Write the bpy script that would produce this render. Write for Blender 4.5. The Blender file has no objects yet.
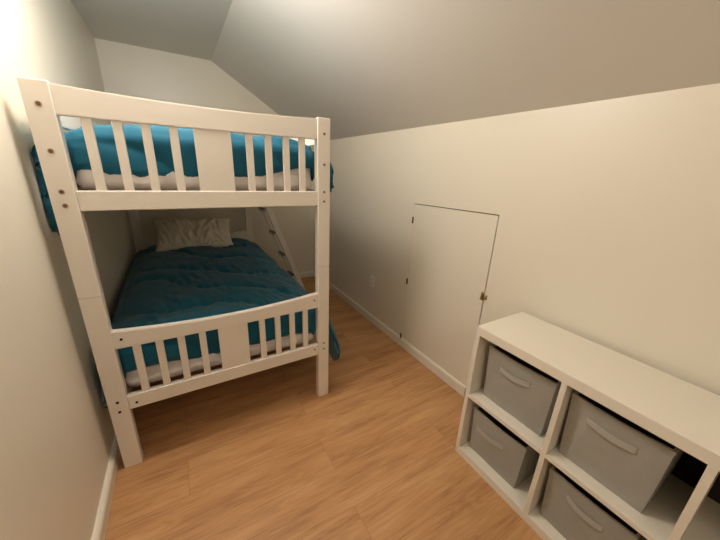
import bpy, bmesh, math, random
from mathutils import Vector, Matrix, noise
random.seed(4)
C = bpy.context.scene.collection

# ------------------------------------------------------------------ helpers
def srgb(r, g, b):
    f = lambda c: (c/255/12.92) if c/255 <= .04045 else ((c/255+.055)/1.055)**2.4
    return (f(r), f(g), f(b), 1)

def mat(name, col, rough=.6, spec=.5, noise_scale=None, noise_amt=.04, bump=0, bump_scale=200, metallic=0, sheen=0, coat=0, coord='Object'):
    m = bpy.data.materials.new(name); m.use_nodes = True
    nt = m.node_tree; N = nt.nodes; L = nt.links
    b = N['Principled BSDF']
    b.inputs['Roughness'].default_value = rough
    b.inputs['Metallic'].default_value = metallic
    b.inputs['Specular IOR Level'].default_value = spec
    b.inputs['Sheen Weight'].default_value = sheen
    b.inputs['Coat Weight'].default_value = coat
    tc = N.new('ShaderNodeTexCoord')
    nz = N.new('ShaderNodeTexNoise'); nz.inputs['Scale'].default_value = noise_scale or 3; nz.inputs['Detail'].default_value = 4
    L.new(tc.outputs[coord], nz.inputs['Vector'])
    mx = N.new('ShaderNodeMix'); mx.data_type = 'RGBA'
    mx.inputs[6].default_value = tuple(c*(1-noise_amt) for c in col[:3])+(1,)
    mx.inputs[7].default_value = tuple(min(1, c*(1+noise_amt)) for c in col[:3])+(1,)
    L.new(nz.outputs['Fac'], mx.inputs[0]); L.new(mx.outputs[2], b.inputs['Base Color'])
    if bump:
        n2 = N.new('ShaderNodeTexNoise'); n2.inputs['Scale'].default_value = bump_scale; n2.inputs['Detail'].default_value = 3
        L.new(tc.outputs[coord], n2.inputs['Vector'])
        bp = N.new('ShaderNodeBump'); bp.inputs['Strength'].default_value = bump; bp.inputs['Distance'].default_value = .002
        L.new(n2.outputs['Fac'], bp.inputs['Height']); L.new(bp.outputs['Normal'], b.inputs['Normal'])
    return m

def weave(m, scale=900, strength=.3):
    nt = m.node_tree; N = nt.nodes; L = nt.links; b = N['Principled BSDF']
    tc = N.new('ShaderNodeTexCoord'); w = N.new('ShaderNodeTexVoronoi'); w.inputs['Scale'].default_value = scale
    L.new(tc.outputs['Object'], w.inputs['Vector'])
    bp = N.new('ShaderNodeBump'); bp.inputs['Strength'].default_value = strength; bp.inputs['Distance'].default_value = .001
    L.new(w.outputs['Distance'], bp.inputs['Height']); L.new(bp.outputs['Normal'], b.inputs['Normal'])

M = {}
M['wall'] = mat('wall_paint', srgb(235, 227, 209), .38, .5, 2, .015, .15, 60)
M['ceiling'] = mat('ceiling_paint', srgb(226, 222, 214), .42, .5, 2, .015, .15, 60)
M['trim'] = mat('trim_paint', srgb(238, 230, 212), .35, .5, 3, .01)
M['bed'] = mat('white_painted_wood', srgb(236, 228, 216), .32, .5, 4, .012, .08, 40)
M['shelf'] = mat('white_laminate', srgb(236, 228, 212), .4, .5, 4, .01, .1, 90)
M['core'] = mat('bolt_copper', srgb(120, 84, 66), .35, .5, 300, .3, metallic=.6)
M['collar'] = mat('bolt_plug_ring', srgb(214, 196, 180), .4)
M['black'] = mat('dark_metal', srgb(46, 38, 32), .45, .5, 100, .2, metallic=.5)
M['brass'] = mat('brass', srgb(186, 164, 116), .4, .5, 100, .2, metallic=.9)
M['gap'] = mat('attic_dark', srgb(34, 24, 16), .9, .2, 8, .3)
M['teal'] = mat('teal_comforter_fabric', srgb(22, 98, 122), .7, .25, 5, .1, sheen=.15)
weave(M['teal'], 700, .15)
M['reverse'] = mat('pale_blue_comforter_reverse', srgb(122, 156, 176), .8, .2, 5, .08)
M['dowel'] = mat('bolt_tan', srgb(150, 124, 104), .5)
M['sheet'] = mat('white_sheet', srgb(226, 216, 208), .8, .2, 6, .03, .3, 120)
M['pillow'] = mat('pillow_cotton', srgb(232, 222, 206), .8, .2, 6, .02, .3, 150)
M['bin'] = mat('grey_bin_fabric', srgb(168, 165, 155), .9, .1, 30, .05)
weave(M['bin'], 500, .4)
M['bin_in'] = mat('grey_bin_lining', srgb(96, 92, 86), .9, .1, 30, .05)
M['strap'] = mat('grey_webbing', srgb(182, 178, 168), .85, .1, 60, .05)
M['back'] = mat('dark_brown_back', srgb(60, 53, 46), .8, .2, 10, .05)
M['plate'] = mat('outlet_plastic', srgb(250, 246, 236), .3)
M['slot'] = mat('outlet_slot', srgb(60, 50, 42), .6)
M['slatwood'] = mat('raw_pine', srgb(190, 150, 108), .6, .3, 20, .12)
M['tread_dark'] = mat('ladder_dark_strip', srgb(112, 104, 94), .7)
M['glass'] = mat('frosted_glass', srgb(240, 235, 225), .5)

def floor_mat():
    m = bpy.data.materials.new('oak_laminate'); m.use_nodes = True
    nt = m.node_tree; N = nt.nodes; L = nt.links; b = N['Principled BSDF']
    tc = N.new('ShaderNodeTexCoord'); mp = N.new('ShaderNodeMapping'); L.new(tc.outputs['Object'], mp.inputs[0])
    mp.inputs['Location'].default_value = (.126+1.24, -1.173+.196*7, 0)
    br = N.new('ShaderNodeTexBrick'); L.new(mp.outputs[0], br.inputs['Vector'])
    br.inputs['Scale'].default_value = 1; br.inputs['Brick Width'].default_value = 1.24; br.inputs['Row Height'].default_value = .196
    br.inputs['Mortar Size'].default_value = .0009; br.inputs['Mortar Smooth'].default_value = .1
    br.offset = .5; br.offset_frequency = 2
    br.inputs['Color1'].default_value = (.0, 0, 0, 1); br.inputs['Color2'].default_value = (1, 1, 1, 1); br.inputs['Mortar'].default_value = (0, 0, 0, 1)
    # each board gets its own slice of the grain pattern
    sep = N.new('ShaderNodeSeparateColor'); L.new(br.outputs['Color'], sep.inputs[0])
    cmb = N.new('ShaderNodeCombineXYZ')
    mul = N.new('ShaderNodeMath'); mul.operation = 'MULTIPLY'; mul.inputs[1].default_value = 37
    L.new(sep.outputs[0], mul.inputs[0]); L.new(mul.outputs[0], cmb.inputs[2]); L.new(mul.outputs[0], cmb.inputs[0])
    add = N.new('ShaderNodeVectorMath'); add.operation = 'ADD'; L.new(tc.outputs['Object'], add.inputs[0]); L.new(cmb.outputs[0], add.inputs[1])
    sc = N.new('ShaderNodeVectorMath'); sc.operation = 'MULTIPLY'; sc.inputs[1].default_value = (1.3, 11, 1); L.new(add.outputs[0], sc.inputs[0])
    # cathedral figure: warped bands
    n1 = N.new('ShaderNodeTexNoise'); n1.inputs['Scale'].default_value = 1.0; n1.inputs['Detail'].default_value = 2; n1.inputs['Distortion'].default_value = 1.1
    L.new(sc.outputs[0], n1.inputs['Vector'])
    fr = N.new('ShaderNodeMath'); fr.operation = 'MULTIPLY'; fr.inputs[1].default_value = 62; L.new(n1.outputs['Fac'], fr.inputs[0])
    sn = N.new('ShaderNodeMath'); sn.operation = 'SINE'; L.new(fr.outputs[0], sn.inputs[0])
    # fine pores
    sc2 = N.new('ShaderNodeVectorMath'); sc2.operation = 'MULTIPLY'; sc2.inputs[1].default_value = (5, 110, 1); L.new(add.outputs[0], sc2.inputs[0])
    n2 = N.new('ShaderNodeTexNoise'); n2.inputs['Scale'].default_value = 1; n2.inputs['Detail'].default_value = 5; L.new(sc2.outputs[0], n2.inputs['Vector'])
    # broad tone drift
    sc3 = N.new('ShaderNodeVectorMath'); sc3.operation = 'MULTIPLY'; sc3.inputs[1].default_value = (2.2, 14, 1); L.new(add.outputs[0], sc3.inputs[0])
    n3 = N.new('ShaderNodeTexNoise'); n3.inputs['Scale'].default_value = 1; n3.inputs['Detail'].default_value = 3; L.new(sc3.outputs[0], n3.inputs['Vector'])
    def madd(a, k, c):
        x = N.new('ShaderNodeMath'); x.operation = 'MULTIPLY_ADD'; L.new(a, x.inputs[0]); x.inputs[1].default_value = k
        if isinstance(c, float): x.inputs[2].default_value = c
        else: L.new(c, x.inputs[2])
        return x.outputs[0]
    v = madd(sn.outputs[0], .065, -.52)
    v = madd(n2.outputs['Fac'], .75, v)
    v = madd(n3.outputs['Fac'], 1.1, v)
    v = madd(sep.outputs[0], .16, v)
    cr = N.new('ShaderNodeValToRGB'); L.new(v, cr.inputs[0])
    e = cr.color_ramp.elements
    e[0].position = 0; e[0].color = srgb(150, 102, 62)
    e[1].position = 1; e[1].color = srgb(214, 170, 120)
    k = e.new(.5); k.color = srgb(196, 146, 98)
    mx = N.new('ShaderNodeMix'); mx.data_type = 'RGBA'
    L.new(br.outputs['Fac'], mx.inputs[0]); L.new(cr.outputs[0], mx.inputs[6]); mx.inputs[7].default_value = srgb(164, 116, 76)
    L.new(mx.outputs[2], b.inputs['Base Color'])
    b.inputs['Roughness'].default_value = .42; b.inputs['Specular IOR Level'].default_value = .4
    bp = N.new('ShaderNodeBump'); bp.inputs['Strength'].default_value = .15; bp.inputs['Distance'].default_value = .001; bp.invert = True
    L.new(br.outputs['Fac'], bp.inputs['Height']); L.new(bp.outputs['Normal'], b.inputs['Normal'])
    return m
M['floor'] = floor_mat()

def box(bm, x0, x1, y0, y1, z0, z1, bev=0, seg=2):
    t = bmesh.new()
    bmesh.ops.create_cube(t, size=1)
    for v in t.verts:
        v.co = Vector(((x0+x1)/2+v.co.x*(x1-x0), (y0+y1)/2+v.co.y*(y1-y0), (z0+z1)/2+v.co.z*(z1-z0)))
    if bev: bmesh.ops.bevel(t, geom=t.edges[:], offset=bev, segments=seg, affect='EDGES', profile=.5)
    me = bpy.data.meshes.new('t'); t.to_mesh(me); t.free(); bm.from_mesh(me); bpy.data.meshes.remove(me)

def prism(bm, pts, axis, a0, a1, bev=0):
    """extrude a polygon (2D list) along an axis from a0 to a1"""
    t = bmesh.new()
    def P(p, a):
        return {'x': (a, p[0], p[1]), 'y': (p[0], a, p[1]), 'z': (p[0], p[1], a)}[axis]
    v0 = [t.verts.new(P(p, a0)) for p in pts]; v1 = [t.verts.new(P(p, a1)) for p in pts]
    t.faces.new(v0); t.faces.new(v1[::-1])
    n = len(pts)
    for i in range(n): t.faces.new((v0[i], v1[i], v1[(i+1) % n], v0[(i+1) % n]))
    bmesh.ops.recalc_face_normals(t, faces=t.faces[:])
    if bev: bmesh.ops.bevel(t, geom=t.edges[:], offset=bev, segments=2, affect='EDGES', profile=.5, clamp_overlap=True)
    me = bpy.data.meshes.new('t'); t.to_mesh(me); t.free(); bm.from_mesh(me); bpy.data.meshes.remove(me)

def cyl(bm, c, r, h, axis='y', seg=20, r2=None):
    rot = {'x': Matrix.Rotation(math.pi/2, 4, 'Y'), 'y': Matrix.Rotation(math.pi/2, 4, 'X'), 'z': Matrix()}[axis]
    bmesh.ops.create_cone(bm, cap_ends=True, segments=seg, radius1=r, radius2=r if r2 is None else r2, depth=h, matrix=Matrix.Translation(c) @ rot)

def link(name, bm, m, parent=None, smooth=False):
    me = bpy.data.meshes.new(name)
    org = Vector((0, 0, 0))
    if bm.verts:
        lo = [min(v.co[i] for v in bm.verts) for i in range(3)]; hi = [max(v.co[i] for v in bm.verts) for i in range(3)]
        org = Vector(((lo[0]+hi[0])/2, (lo[1]+hi[1])/2, lo[2]))
    for v in bm.verts: v.co -= org
    bm.to_mesh(me); bm.free()
    for k in (m if isinstance(m, list) else [m]): me.materials.append(k)
    if smooth:
        for p in me.polygons: p.use_smooth = True
    o = bpy.data.objects.new(name, me); C.objects.link(o)
    if parent:
        o.parent = parent; o.location = org - parent_origin(parent)
    else: o.location = org
    return o

def parent_origin(p):
    v = Vector(p.location)
    while p.parent: p = p.parent; v += Vector(p.location)
    return v

def thing(name, label, cat, loc=(0, 0, 0), group=None):
    o = bpy.data.objects.new(name, None); C.objects.link(o); o.location = loc
    o.empty_display_size = .05
    o['label'] = label; o['category'] = cat
    if group: o['group'] = group
    return o

def tag(o, label, cat, group=None):
    o['label'] = label; o['category'] = cat
    if group: o['group'] = group
    return o

def struct(name, bm, m, parent=None):
    o = link(name, bm, m, parent)
    if not parent: o['kind'] = 'structure'
    return o

def B(*a, bev=0):
    bm = bmesh.new(); box(bm, *a, bev=bev); return bm

# ------------------------------------------------------------------ room shell
XL, XR, YF, YB = -.435, 1.474, -1.9, 3.65
ZC, ZK, XA = 2.344, 1.695, .43
bm = B(XL-.1, XR+.1, YF-.1, YB+.1, -.1, 0)
f = link('floor', bm, M['floor']); f['kind'] = 'structure'
# keep object coordinates = world coordinates for the plank layout
for v in f.data.vertices: v.co += f.location
f.location = (0, 0, 0)
struct('wall_left', B(XL-.1, XL, YF-.1, YB+.1, 0, ZC+.1), M['wall'])
struct('wall_back', B(XL, XR+.1, YB, YB+.1, 0, ZC+.1), M['wall'])
struct('wall_front', B(XL, XR+.1, YF-.1, YF, 0, ZC+.1), M['wall'])
bm = bmesh.new()
box(bm, XL, XA, YF, YB, ZC, ZC+.1)
struct('ceiling', bm, M['ceiling'])
bm = bmesh.new()
k = (ZK-ZC)/(XR-XA)
prism(bm, [(XA, ZC), (XR, ZK), (XR+.1, ZK+.1*k), (XR+.1, ZK+.1*k+.13), (XA, ZC+.13)], 'y', YF, YB)
struct('ceiling_slope', bm, M['ceiling'])
# knee wall with the hatch opening
DY0, DY1, DZ0, DZ1 = 1.019, 1.717, 1.201, 1.187      # latch side, hinge side, top heights at both
TK = .018
bm = bmesh.new()
box(bm, XR, XR+TK, YF, DY0, 0, ZK)
box(bm, XR, XR+TK, DY1, YB, 0, ZK)
prism(bm, [(DY0, DZ0), (DY1, DZ1), (DY1, ZK), (DY0, ZK)], 'x', XR, XR+TK)
struct('wall_right', bm, M['wall'])
bm = bmesh.new(); box(bm, XR+TK+.004, XR+.1, .6, 2.1, 0, 1.5)
struct('attic_shade_backing', bm, M['gap'])  # dark-coloured block standing in for the shade of the attic cavity
# access hatch door
door = thing('door_1', 'small white painted access hatch door in the right wall with a brass latch', 'door', (XR, (DY0+DY1)/2, 0))
del door['category']; del door['label']; door['kind'] = 'structure'
bm = bmesh.new()
g = .006
prism(bm, [(DY0+g, .004), (DY1-.002, .004), (DY1-.002, DZ1-g), (DY0+g, DZ0-g)], 'x', XR, XR+TK-.002)
link('door_panel', bm, M['wall'], door)
def base_profile(x, s, h=.075, t=.014):
    # s=+1 means board grows toward +x from wall plane x
    return [(x, .001), (x+s*t, .001), (x+s*t, h-.016), (x+s*t*.75, h-.006), (x+s*t*.35, h), (x, h)]
bm = bmesh.new(); prism(bm, base_profile(XR, -1), 'y', DY0+g, DY1-.002); link('door_baseboard', bm, M['trim'], door)
for z in (1.066, .583, .098):
    bm = bmesh.new(); cyl(bm, (XR-.003 if z > .1 else XR-.016, DY1, z), 0.0045, .046, 'z', 12)
    box(bm, XR-.002 if z > .1 else XR-.015, XR+.001 if z > .1 else XR-.013, DY1-.006, DY1+.006, z-.022, z+.022)
    link('hinge', bm, M['black'], door)
bm = bmesh.new()
box(bm, XR-.003, XR, DY0+.002, DY0+.024, .698, .746, bev=.001)
box(bm, XR-.003, XR, DY0-.018, DY0-.004, .708, .736, bev=.001)
cyl(bm, (XR-.009, DY0+.008, .735), .006, .016, 'x', 14)
cyl(bm, (XR-.008, DY0+.012, .708), .007, .014, 'x', 14)
box(bm, XR-.012, XR-.004, DY0-.015, DY0+.02, .716, .727, bev=.002)
link('latch', bm, M['brass'], door)
# baseboards
bm = bmesh.new(); prism(bm, base_profile(XR, -1), 'y', YF, DY0); prism(bm, base_profile(XR, -1), 'y', DY1+.001, YB); struct('baseboard_right', bm, M['trim'])
bm = bmesh.new(); prism(bm, base_profile(XL, 1, t=.02), 'y', YF, YB); struct('baseboard_left', bm, M['trim'])
bm = bmesh.new(); prism(bm, [(YB, .001), (YB-.014, .001), (YB-.014, .06), (YB-.006, .075), (YB, .075)], 'x', XL+.02, XR-.014); struct('baseboard_back', bm, M['trim'])

# ceiling lamp (above the frame): shallow canopy with the bulb under it
LX, LY, LZ = .0, 1.43, 2.21
lamp = thing('ceiling_lamp', 'round flush ceiling lamp above the foot of the bunk bed', 'lamp', (LX, LY, 2.30))
bm = bmesh.new(); cyl(bm, (LX, LY, 2.331), .15, .024, 'z', 40); link('canopy', bm, M['trim'], lamp)

fill_lamp = thing('ceiling_lamp', 'added unseen round fill lamp at the end of the room behind the viewer', 'lamp', (.1, -1.1, 2.30))  # added fill lamp behind the camera, not a known fixture of the room
bm = bmesh.new(); cyl(bm, (.1, -1.1, 2.331), .15, .024, 'z', 40); link('canopy', bm, M['trim'], fill_lamp)

# ------------------------------------------------------------------ bunk bed
bed = thing('bunk_bed', 'white painted wooden bunk bed with slatted ends standing against the left wall', 'bunk bed', (.149, 2.47, 0))
PX = [(-.387, -.316), (.616, .683)]
ENDS = [(1.47, 1.517), (3.423, 3.47)]
ZS = .881
bw = M['bed']
for (x0, x1) in PX:
    for (y0, y1) in ENDS:
        bm = B(x0, x1, y0, y1, 0, ZS, bev=.003); lower = link('post', bm, bw, bed)
        bm = B(x0, x1, y0, y1, ZS+.001, 1.631, bev=.003); upper = link('post', bm, bw, bed)
        if y0 < 2:
            xc = (x0+x1)/2
            for z in (1.56, 1.418, 1.285, 1.237):
                r = .0065 if x0 < 0 else .005
                bm = bmesh.new(); cyl(bm, (xc, y0-.0006, z), r*1.5, .002, 'y', 24); s = link('bolt_ring', bm, M['collar'], upper)
                bm = bmesh.new(); cyl(bm, (xc, y0-.0014, z), r, .003, 'y', 20); link('bolt', bm, M['core'], upper)
            for z in ((.375, .323) if x0 < 0 else (.393, .353)):
                bm = bmesh.new(); cyl(bm, (xc, y0-.001, z), .006, .003, 'y', 20); link('bolt', bm, M['black'] if x0 < 0 else M['dowel'], lower)

def curved_rail(y0, y1, ztop, zbot, sag_t, sag_b):
    """end rail whose edges dip towards the middle"""
    xa, xb = PX[0][1], PX[1][0]; n = 28
    bm = bmesh.new(); top = []; bot = []
    for i in range(n+1):
        t = i/n; x = xa+(xb-xa)*t; w = 1-(2*t-1)**2
        top.append((x, ztop-sag_t*w-(.006*(1-t) if ztop < 1 else 0))); bot.append((x, zbot-sag_b*w))
    prism(bm, top+bot[::-1], 'y', y0, y1)
    bmesh.ops.bevel(bm, geom=[e for e in bm.edges if abs(e.verts[0].co.y-e.verts[1].co.y) < 1e-6 and e.calc_face_angle(0) > 1.2 and abs(e.verts[0].co.x-e.verts[1].co.x) > .001], offset=.003, segments=2, affect='EDGES')
    return bm
slx = [-.244, -.160, -.075, .014, .297, .380, .462, .540]
for (py0, py1) in ENDS:
    ya, yb = py0+.005, py0+.034
    for zt, zb, sl0 in ((1.626, 1.533, 1.29), (.723, .633, .388)):
        st = .014 if zt > 1 else .027
        bm = curved_rail(ya, yb, zt, zb, st, .003 if zt > 1 else .004)
        rail = link('top_rail', bm, bw, bed)
        z0, z1 = (1.216, 1.288) if zt > 1 else (.317, .388)
        rl = link('bottom_rail', B(PX[0][1], PX[1][0], ya, yb, z0, z1, bev=.003), bw, bed)
        for x in slx:
            link('slat', B(x-.015, x+.015, ya+.006, yb-.006, z1-.004, zb+.003, bev=.002), bw, bed)
        link('center_panel', B(.083, .223, ya+.004, yb-.007, z1-.004, zb+.003, bev=.002), bw, bed)
        if zt < 1 and py0 < 2:
            for x, z, p in ((-.288, .676, rail), (.593, .684, rail), (-.286, .346, rl), (.592, .360, rl)):
                bm = bmesh.new(); cyl(bm, (x, ya-.001, z), .0055, .003, 'y', 18); link('bolt', bm, M['black'] if x < 0 else M['dowel'], p)
# side rails, guard rails and the mattress slats
for xa, xb in ((-.377, -.352), (.634, .659)):
    for z0, z1, nm in ((.317, .388, 'side_rail'), (1.216, 1.286, 'side_rail')):
        link(nm, B(xa, xb, 1.517, 3.423, z0, z1, bev=.003), bw, bed)
    y1 = 3.423 if xa < 0 else 2.95
    link('guard_rail', B(xa, xb, 1.517, y1, 1.512, 1.60, bev=.003), bw, bed)
for z in (.350, 1.262):
    for i in range(10):
        y = 1.62+i*.19
        link('mattress_slat', B(-.351, .633, y, y+.07, z, z+.018, bev=.002), M['slatwood'], bed)

# ------------------------------------------------------------------ mattresses
def mattress(z0, z1, label):
    bm = bmesh.new(); box(bm, -.328, .622, 1.56, 3.395, z0, z1, bev=.035, seg=4)
    bmesh.ops.subdivide_edges(bm, edges=[e for e in bm.edges if e.calc_length() > .1], cuts=46, use_grid_fill=True)
    for v in bm.verts:
        c = v.co
        low = max(0, min(1, (z0+.10-c.z)/.05))
        if c.y < 1.62: c.y -= .026*low*(1.62-c.y)/.06
        n = noise.noise(Vector((c.x*16, c.y*9, c.z*30)))*.008+noise.noise(Vector((c.x*45, c.y*40, c.z*18)))*.004
        if c.z > z0+.012:
            v.co += Vector((0, 1 if c.y > 3 else (-1 if c.y < 1.60 else 0), 0))*n*1.3
            if c.y > 1.6 and c.y < 3.3: v.co.z += n*.3
    o = link('mattress', bm, M['sheet'], smooth=True)
    tag(o, label, 'mattress')
    return o
mattress(1.281, 1.425, 'white sheeted mattress on the upper bunk under the teal comforter')
mattress(.369, .565, 'white sheeted mattress on the lower bunk under the teal comforter')

# ------------------------------------------------------------------ comforters
def puff(u, v, seed):
    """quilting: long diamonds stitched across the cloth, puffed between the seams, with fine puckers near them"""
    wob = noise.noise(Vector((u*2.2+seed, v*2.2, seed)))*.20+math.sin(u*3.2+seed)*.05
    a = (u*.70+v*.90+wob*1.2)/.36; b = (-u*.80+v*.35+wob)/.60
    da = abs(a-round(a)); db = abs(b-round(b))
    pa = 1-math.exp(-da*9); pb = 1-math.exp(-db*10)
    near = math.exp(-min(da*.30, db*.44)*26)
    pk = noise.noise(Vector((u*34+v*8, v*9, seed+3)))*.55+noise.noise(Vector((u*60, v*30, seed+5)))*.2
    big = noise.noise(Vector((u*3.1+seed, v*3.1, seed+9)))
    mid = noise.noise(Vector((u*9+seed, v*7, seed+2)))
    return .026*pa*(.55+.45*pb)+.024*pk*(.3+near)*max(.15, min(1, (v+.06)/.08))+.010*big+.007*mid

def comforter(name, zt, crown, xl, xr, y0, y1, hangL, hangR, hangF, outL, outR, exitz, seed, label, cat, hemF, tipR=0, backL=0, flare=0):
    du, dv = .0095, .0105
    u0, u1 = -hangL, (xr-xl)+hangR
    v0, v1 = -hangF, (y1-y0)
    nu = int((u1-u0)/du); nv = int((v1-v0)/dv)
    W = xr-xl; R = .05
    bm = bmesh.new(); grid = []
    def pos(u, v):
        # arc over the edge, then down
        if u < 0: ou = -u; sx = -1
        elif u > W: ou = u-W; sx = 1
        else: ou = 0; sx = 0
        of = max(0, -v)
        cx = min(max(u, 0), W)
        e = min(cx, W-cx)/W*2
        z = zt+crown*(1-(1-e)**5)
        z -= .010*max(0, 1-min(cx, W-cx)/.08)
        x = xl+cx; y = y0+max(v, 0)
        if ou > 0:
            lim = outL if sx < 0 else outR
            # quarter turn of radius lim/2, passing beneath the guard rail, then hanging
            q = min(ou/(lim*1.25), 1)
            x += sx*lim*math.sin(q*math.pi/2)
            z -= (1-math.cos(q*math.pi/2))*lim*exitz
            rest = max(0, ou-lim*1.25)
            z -= rest
            if sx > 0: x += flare*rest
            x += sx*.012*math.sin(rest*9+v*5)*(rest > 0)*min(1, rest*8)
        if of > 0:
            q = min(of/(R*1.57), 1)
            y -= R*math.sin(q*math.pi/2)
            dz = (1-math.cos(q*math.pi/2))*R + max(0, of-R*1.57)
            if ou > 0:
                k = min(1, ou/.05); dz *= (1-k)*1+k*.15
                y += k*.03*min(1, of/.1)
            z -= dz
        return Vector((x, y, z))
    for i in range(nu+1):
        row = []
        for j in range(nv+1):
            u = u0+(u1-u0)*i/nu; v = v0+(v1-v0)*j/nv
            # uneven hems
            uu, vv = u, v
            if u < 0: uu = u*(1-(backL*min(1, max(0, v-.08)/.2)))*(1+.10*noise.noise(Vector((v*4, seed, 1)))*1.5)
            if u > W:
                uu = W+(u-W)*(1+.22*noise.noise(Vector((v*3, seed, 2))) + tipR*math.exp(-((v-.06)/.09)**2))
            if v < 0: vv = v*(hemF(u/W) if 0 <= u <= W else 1)
            p = pos(uu, vv)
            e = .004
            n = (pos(uu+e, vv)-pos(uu-e, vv)).cross(pos(uu, vv+e)-pos(uu, vv-e))
            if n.length < 1e-9: n = Vector((0, 0, 1))
            n.normalize()
            if n.z < -.2: n = -n
            h = puff(u, v, seed)
            edge = min(i, nu-i, j, nv-j)
            h *= min(1, edge/3+.1)
            if u < -.0 or u > W: h = .35*h+.008*noise.noise(Vector((v*7, u*5, seed)))
            if vv < -.03: h = h*.6
            q = p+n*h; q.x = max(q.x, XL+.016+.012*(q.y-1.47)+.003*noise.noise(q*9))
            row.append(bm.verts.new(q))
        grid.append(row)
    for i in range(nu):
        for j in range(nv):
            bm.faces.new((grid[i][j], grid[i+1][j], grid[i+1][j+1], grid[i][j+1]))
    bmesh.ops.recalc_face_normals(bm, faces=bm.faces[:])
    up = sum(f.normal.z*f.calc_area() for f in bm.faces)
    if up < 0: bmesh.ops.reverse_faces(bm, faces=bm.faces[:])
    o = link(name, bm, M['teal'], smooth=True)
    so = o.modifiers.new('thickness', 'SOLIDIFY'); so.thickness = .016; so.offset = -1; o.data.materials.append(M['reverse']); so.material_offset = 1 if flare else 0; so.material_offset_rim = 0
    tag(o, label, cat)
    return o
comforter('comforter', 1.490, .026, -.315, .613, 1.60, 3.38, .36, .20, .205, .100, .125, .9, 1.3,
          'teal quilted comforter spread over the upper bunk', 'comforter',
          lambda t: 1+.12*(1-(2*t-1)**2)-.42*max(0, (t-.55)/.45)**1.3-.22*max(0, (.12-t)/.12)-.04, backL=.45)
comforter('comforter', .618, .03, -.315, .613, 1.60, 3.38, .33, .42, .225, .085, .10, .9, 7.7,
          'teal quilted comforter spread over the lower bunk beneath the pillow', 'comforter',
          lambda t: .76+.24*min(1, t*3.5)-.07*max(0, t-.8)*5+.025*math.sin(t*21), tipR=.25, flare=.3)

# ------------------------------------------------------------------ pillow
def pillow():
    bm = bmesh.new(); nx, ny = 70, 46; W, H, T = .66, .36, .075
    sides = []
    for s in (1, -1):
        g = []
        for i in range(nx+1):
            r = []
            for j in range(ny+1):
                a = i/nx*2-1; b = j/ny*2-1
                e = max(0, (1-a**4))**.6*max(0, (1-b**4))**.6
                pinch = 1-.06*(1-abs(a)**2)*(abs(b)**3); pinch2 = 1-.08*(1-abs(b)**2)*(abs(a)**3)
                x = a*W/2*pinch2; y = b*H/2*pinch
                # creases fanning out from the lower middle
                ang = math.atan2(y+.22, x-.03); rr = math.hypot(y+.22, x-.03)
                wv = noise.noise(Vector((x*6, y*6, 4)))*1.5
                cr = noise.noise(Vector((ang*6+wv, rr*9, 2)))*.014*max(.3, min(1, x*3+.9))+noise.noise(Vector((x*40+y*16, y*15-x*5, 8)))*.011
                z = s*(T*e+(cr*min(1, e*1.6) if s > 0 else 0))
                r.append(bm.verts.new((x, y, z)))
            g.append(r)
        for i in range(nx):
            for j in range(ny):
                q = (g[i][j], g[i+1][j], g[i+1][j+1], g[i][j+1])
                bm.faces.new(q if s > 0 else q[::-1])
    bmesh.ops.remove_doubles(bm, verts=bm.verts[:], dist=1e-5)
    for v in bm.verts:                       # sag of the top edge
        v.co.z -= .10*(max(0, v.co.y)/.18)**2*.12
    mw = Matrix.Translation((.11, 3.225, .765)) @ Matrix.Rotation(math.radians(2), 4, 'Y') @ Matrix.Rotation(math.radians(46), 4, 'X')
    bmesh.ops.transform(bm, matrix=mw, verts=bm.verts[:])
    o = link('pillow', bm, M['pillow'], smooth=True)
    tag(o, 'wrinkled white pillow leaning on the headboard of the lower bunk', 'pillow')
pillow()

# ------------------------------------------------------------------ ladder
lad = thing('bunk_ladder', 'white wooden ladder leaning on the right side of the bunk bed near its head', 'ladder', (.95, 3.17, 0))
XT, ZT_, XB_ = .684, 1.29, 1.163
ang = math.atan2(XB_-XT, ZT_)
def stile(y0, y1):
    bm = bmesh.new(); d = .028
    prism(bm, [(XB_-d, 0), (XB_+d, 0), (XT+d, ZT_), (XT-d+.0, ZT_)], 'y', y0, y1, bev=.003)
    return bm
for y0 in (3.15, 3.378):
    link('stile', stile(y0, y0+.028), bw, lad)
for z in (.20, .455, .71, .965):
    xc = XB_+(XT-XB_)*z/ZT_
    t = link('tread', B(xc-.058, xc+.02, 3.178, 3.378, z-.012, z+.012, bev=.003), bw, lad)
    link('tread_dark_strip', B(xc-.06, xc-.02, 3.182, 3.374, z+.0125, z+.016), M['tread_dark'], t)  # thin dark strip on top of each tread, giving the dark notches
for y0 in (3.15, 3.378):
    bm = bmesh.new()
    box(bm, .626, .672, y0+.004, y0+.024, 1.287, 1.293); box(bm, .626, .631, y0+.004, y0+.024, 1.262, 1.292)
    link('hook', bm, M['trim'], lad)

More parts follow.
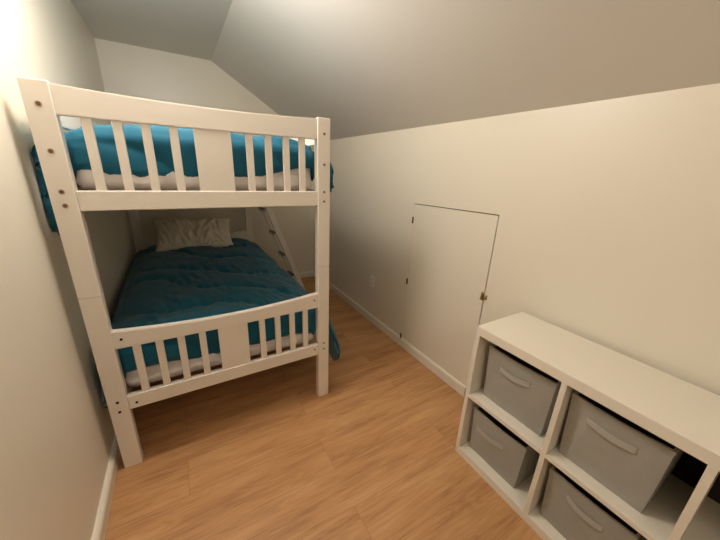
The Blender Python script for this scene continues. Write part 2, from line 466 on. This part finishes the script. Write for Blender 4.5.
# ------------------------------------------------------------------ cube storage unit
X0, X1 = 1.103, 1.445
unit = thing('cube_storage_unit', 'low white eight cubby storage unit standing along the right wall', 'shelf', ((X0+X1)/2, .02, 0))
sm = M['shelf']
link('top_panel', B(X0, X1, -.73, .77, .704, .745, bev=.0015), sm, unit)
for y in (.77-.02, -.73):
    link('side_panel', B(X0, X1, y, y+.02, 0, .704, bev=.001), sm, unit)
link('bottom_panel', B(X0, X1, -.71, .75, 0, .042, bev=.001), sm, unit)
link('back_panel', B(X1-.004, X1, -.71, .75, .042, .704), M['back'], unit)  # dark brown sheet across the cubby backs, actual backing unknown
for y in (.385, .022, -.341):
    link('divider', B(X0, X1-.004, y-.0095, y+.0095, .042, .704, bev=.0008), sm, unit)
edges = [.75, .3945, .3755, .0315, .0125, -.3315, -.3505, -.71]
for i in range(4):
    a, b = edges[2*i], edges[2*i+1]
    link('shelf', B(X0+.001, X1-.004, b, a, .361, .38, bev=.0008), sm, unit)

# ------------------------------------------------------------------ fabric bins
def fabric_bin(xf, yl, yr, z0, h, label, handle, seed, sag=0.0, proto={}):
    """xf: front face x, yl>yr: left and right side, open box with a little taper"""
    t = thing('fabric_storage_bin', label, 'storage bin', (xf+.13, (yl+yr)/2, z0), 'grey fabric bins in the white storage unit')
    D = .265; n = 12
    def ring(x0, x1, ya, yb, m=n):
        P = []
        for k in range(m): P.append((x0, ya+(yb-ya)*k/m))
        for k in range(m): P.append((x0+(x1-x0)*k/m, yb))
        for k in range(m): P.append((x1, yb+(ya-yb)*k/m))
        for k in range(m): P.append((x1+(x0-x1)*k/m, ya))
        return P
    bm = bmesh.new(); rows = []; levels = 10
    def lay(z, ins, tf):
        tp = .010*(1-tf)
        R = ring(xf+tp+ins, xf+D-tp-ins, yl-tp-ins, yr+tp+ins)
        out = []
        for k, (x, y) in enumerate(R):
            w = math.sin(math.pi*((k % n)/n))
            bow = w*.004*math.sin(math.pi*tf)+.003*noise.noise(Vector((x*12, y*12, z*10+seed)))*w
            if k < n: x -= bow; zz = z-sag*w*tf
            elif k < 2*n: y -= bow*.5; zz = z
            elif k < 3*n: x += bow; zz = z
            else: y += bow*.5; zz = z
            out.append(bm.verts.new((x, y, zz)))
        return out
    for l in range(levels+1): rows.append(lay(z0+.001+h*l/levels, 0, l/levels))
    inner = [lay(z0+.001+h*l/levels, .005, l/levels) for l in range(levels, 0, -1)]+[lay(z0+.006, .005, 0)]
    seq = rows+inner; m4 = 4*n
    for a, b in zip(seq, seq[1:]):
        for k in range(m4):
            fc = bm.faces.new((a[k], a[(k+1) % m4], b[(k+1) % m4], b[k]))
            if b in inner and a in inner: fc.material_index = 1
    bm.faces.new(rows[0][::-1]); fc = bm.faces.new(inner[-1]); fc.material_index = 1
    bmesh.ops.recalc_face_normals(bm, faces=bm.faces[:])
    body = link('body', bm, [M['bin'], M['bin_in']], t)
    for p in body.data.polygons: p.use_smooth = False
    # rim binding
    bm = bmesh.new()
    top = []
    for k, (x, y) in enumerate(ring(xf-.0015, xf+D+.0015, yl+.0015, yr-.0015)):
        w = math.sin(math.pi*((k % n)/n)); top.append((x, y, z0+h+.003-(sag*w if k < n else 0)))
    inn = ring(xf+.007, xf+D-.007, yl-.007, yr+.007)
    for dz in (0,):
        o1 = [bm.verts.new((x, y, z-.012)) for x, y, z in top]; o2 = [bm.verts.new(p) for p in top]
        i2 = [bm.verts.new((inn[k][0], inn[k][1], top[k][2])) for k in range(m4)]; i1 = [bm.verts.new((inn[k][0], inn[k][1], top[k][2]-.012)) for k in range(m4)]
        for k in range(m4):
            q = (k+1) % m4
            for A_, B_ in ((o1, o2), (o2, i2), (i2, i1), (i1, o1)): bm.faces.new((A_[k], A_[q], B_[q], B_[k]))
    bmesh.ops.recalc_face_normals(bm, faces=bm.faces[:])
    link('rim', bm, M['bin'], t)
    # webbing handle bowed away from the front face
    ha, za, hb, zb, bowed = handle
    bm = bmesh.new(); K = 18; P = []
    for i in range(K+1):
        s = i/K; y = ha+(hb-ha)*s; z = za+(zb-za)*s
        w = math.sin(math.pi*s)
        x = xf+.004-.0035-bowed*max(0, w)**.8; z -= .006*w
        tw = .0125
        P.append([bm.verts.new((x-dx, y, z+dzz)) for dx, dzz in ((0, -tw), (.0025, -tw), (.0025, tw), (0, tw))])
    for i in range(K):
        for k in range(4): bm.faces.new((P[i][k], P[i][(k+1) % 4], P[i+1][(k+1) % 4], P[i+1][k]))
    bm.faces.new(P[0]); bm.faces.new(P[-1][::-1])
    bmesh.ops.recalc_face_normals(bm, faces=bm.faces[:])
    link('handle', bm, M['strap'], t, smooth=False)
    return t
fabric_bin(1.155, .725, .425, .38, .27, 'grey fabric bin in the upper cubby at the bed end of the white unit', (.655, .575, .515, .583, .012), 1, .006)
fabric_bin(1.150, .368, .092, .38, .275, 'grey fabric bin in the second upper cubby from the bed end', (.305, .592, .165, .588, .008), 2, .006)
fabric_bin(1.145, .735, .462, .042, .25, 'grey fabric bin in the lower cubby at the bed end of the white unit', (.700, .200, .555, .210, .009), 3, .008)
fabric_bin(1.145, .362, .085, .042, .255, 'grey fabric bin in the second lower cubby, cut by the bottom of the photo', (.285, .237, .165, .225, .009), 4, .006)

# the bed stands a touch askew to the wall: turn it and what lies on it together
piv = Vector((.149, 1.47, 0)); rz = .012; RZ = Matrix.Rotation(rz, 3, 'Z')
for o in list(C.objects):
    if o.parent is None and o.name.split('.')[0] in ('bunk_bed', 'mattress', 'comforter', 'pillow', 'bunk_ladder'):
        o.location = piv+RZ @ (Vector(o.location)-piv)+Vector((0, -.006, 0)); o.rotation_euler.z = rz

# ------------------------------------------------------------------ outlet
yo, zo = 2.212, .412
out = thing('wall_outlet', 'white electrical wall outlet low on the right wall between bed and hatch', 'outlet', (XR, yo, zo))
link('cover_plate', B(XR-.005, XR, yo-.036, yo+.036, zo-.058, zo+.058, bev=.002), M['plate'], out)
for dz in (-.021, .021):
    r = link('receptacle', B(XR-.0075, XR-.004, yo-.016, yo+.016, zo+dz-.014, zo+dz+.014, bev=.003), M['plate'], out)
    bm = bmesh.new()
    box(bm, XR-.0082, XR-.0072, yo-.008, yo-.005, zo+dz-.003, zo+dz+.007); box(bm, XR-.0082, XR-.0072, yo+.005, yo+.008, zo+dz-.003, zo+dz+.007)
    cyl(bm, (XR-.0077, yo, zo+dz-.008), .003, .001, 'x', 10)
    link('slot', bm, M['slot'], r)

# ------------------------------------------------------------------ lights
def light(name, kind, loc, energy, col, **kw):
    d = bpy.data.lights.new(name, kind); d.energy = energy; d.color = col
    for k, v in kw.items(): setattr(d, k, v)
    o = bpy.data.objects.new(name, d); C.objects.link(o); o.location = loc; return o
light('lamp_bulb', 'POINT', (LX, LY, LZ), 35, (1, .947, .897), shadow_soft_size=.12)
light('fill_light', 'POINT', (.1, -1.1, 2.15), 10, (1, .947, .897), shadow_soft_size=.15)  # added fill light that softly brightens the fronts
w = bpy.data.worlds.new('World'); bpy.context.scene.world = w; w.use_nodes = True
w.node_tree.nodes['Background'].inputs[0].default_value = (.5, .45, .4, 1)
w.node_tree.nodes['Background'].inputs[1].default_value = .02

# ------------------------------------------------------------------ camera
cam = bpy.data.cameras.new('camera'); co = bpy.data.objects.new('camera', cam); C.objects.link(co)
cam.sensor_width = 36; cam.lens = 15.0; cam.clip_start = .01
Mw = [[0.86262636, -0.12590602, 0.48992187], [-0.50427989, -0.2900965, 0.81335467], [0.03971837, -0.94867892, -0.31373676]]
R = Matrix(((Mw[0][0], -Mw[0][1], -Mw[0][2]), (Mw[1][0], -Mw[1][1], -Mw[1][2]), (Mw[2][0], -Mw[2][1], -Mw[2][2])))
# exact orthonormal frame
X_ = Vector((R[0][0], R[1][0], R[2][0])).normalized(); Z_ = Vector((R[0][2], R[1][2], R[2][2])); Z_ = (Z_-X_*Z_.dot(X_)).normalized(); Y_ = Z_.cross(X_)
E_ = Matrix((X_, Y_, Z_)).transposed().to_4x4()
co.matrix_world = Matrix.Translation((0, 0, 1.39637)) @ E_
sc = bpy.context.scene; sc.camera = co
sc.view_settings.view_transform = 'Standard'; sc.view_settings.look = 'None'; sc.view_settings.gamma = 1
sc.view_settings.use_curve_mapping = False; sc.view_settings.exposure = 0.0
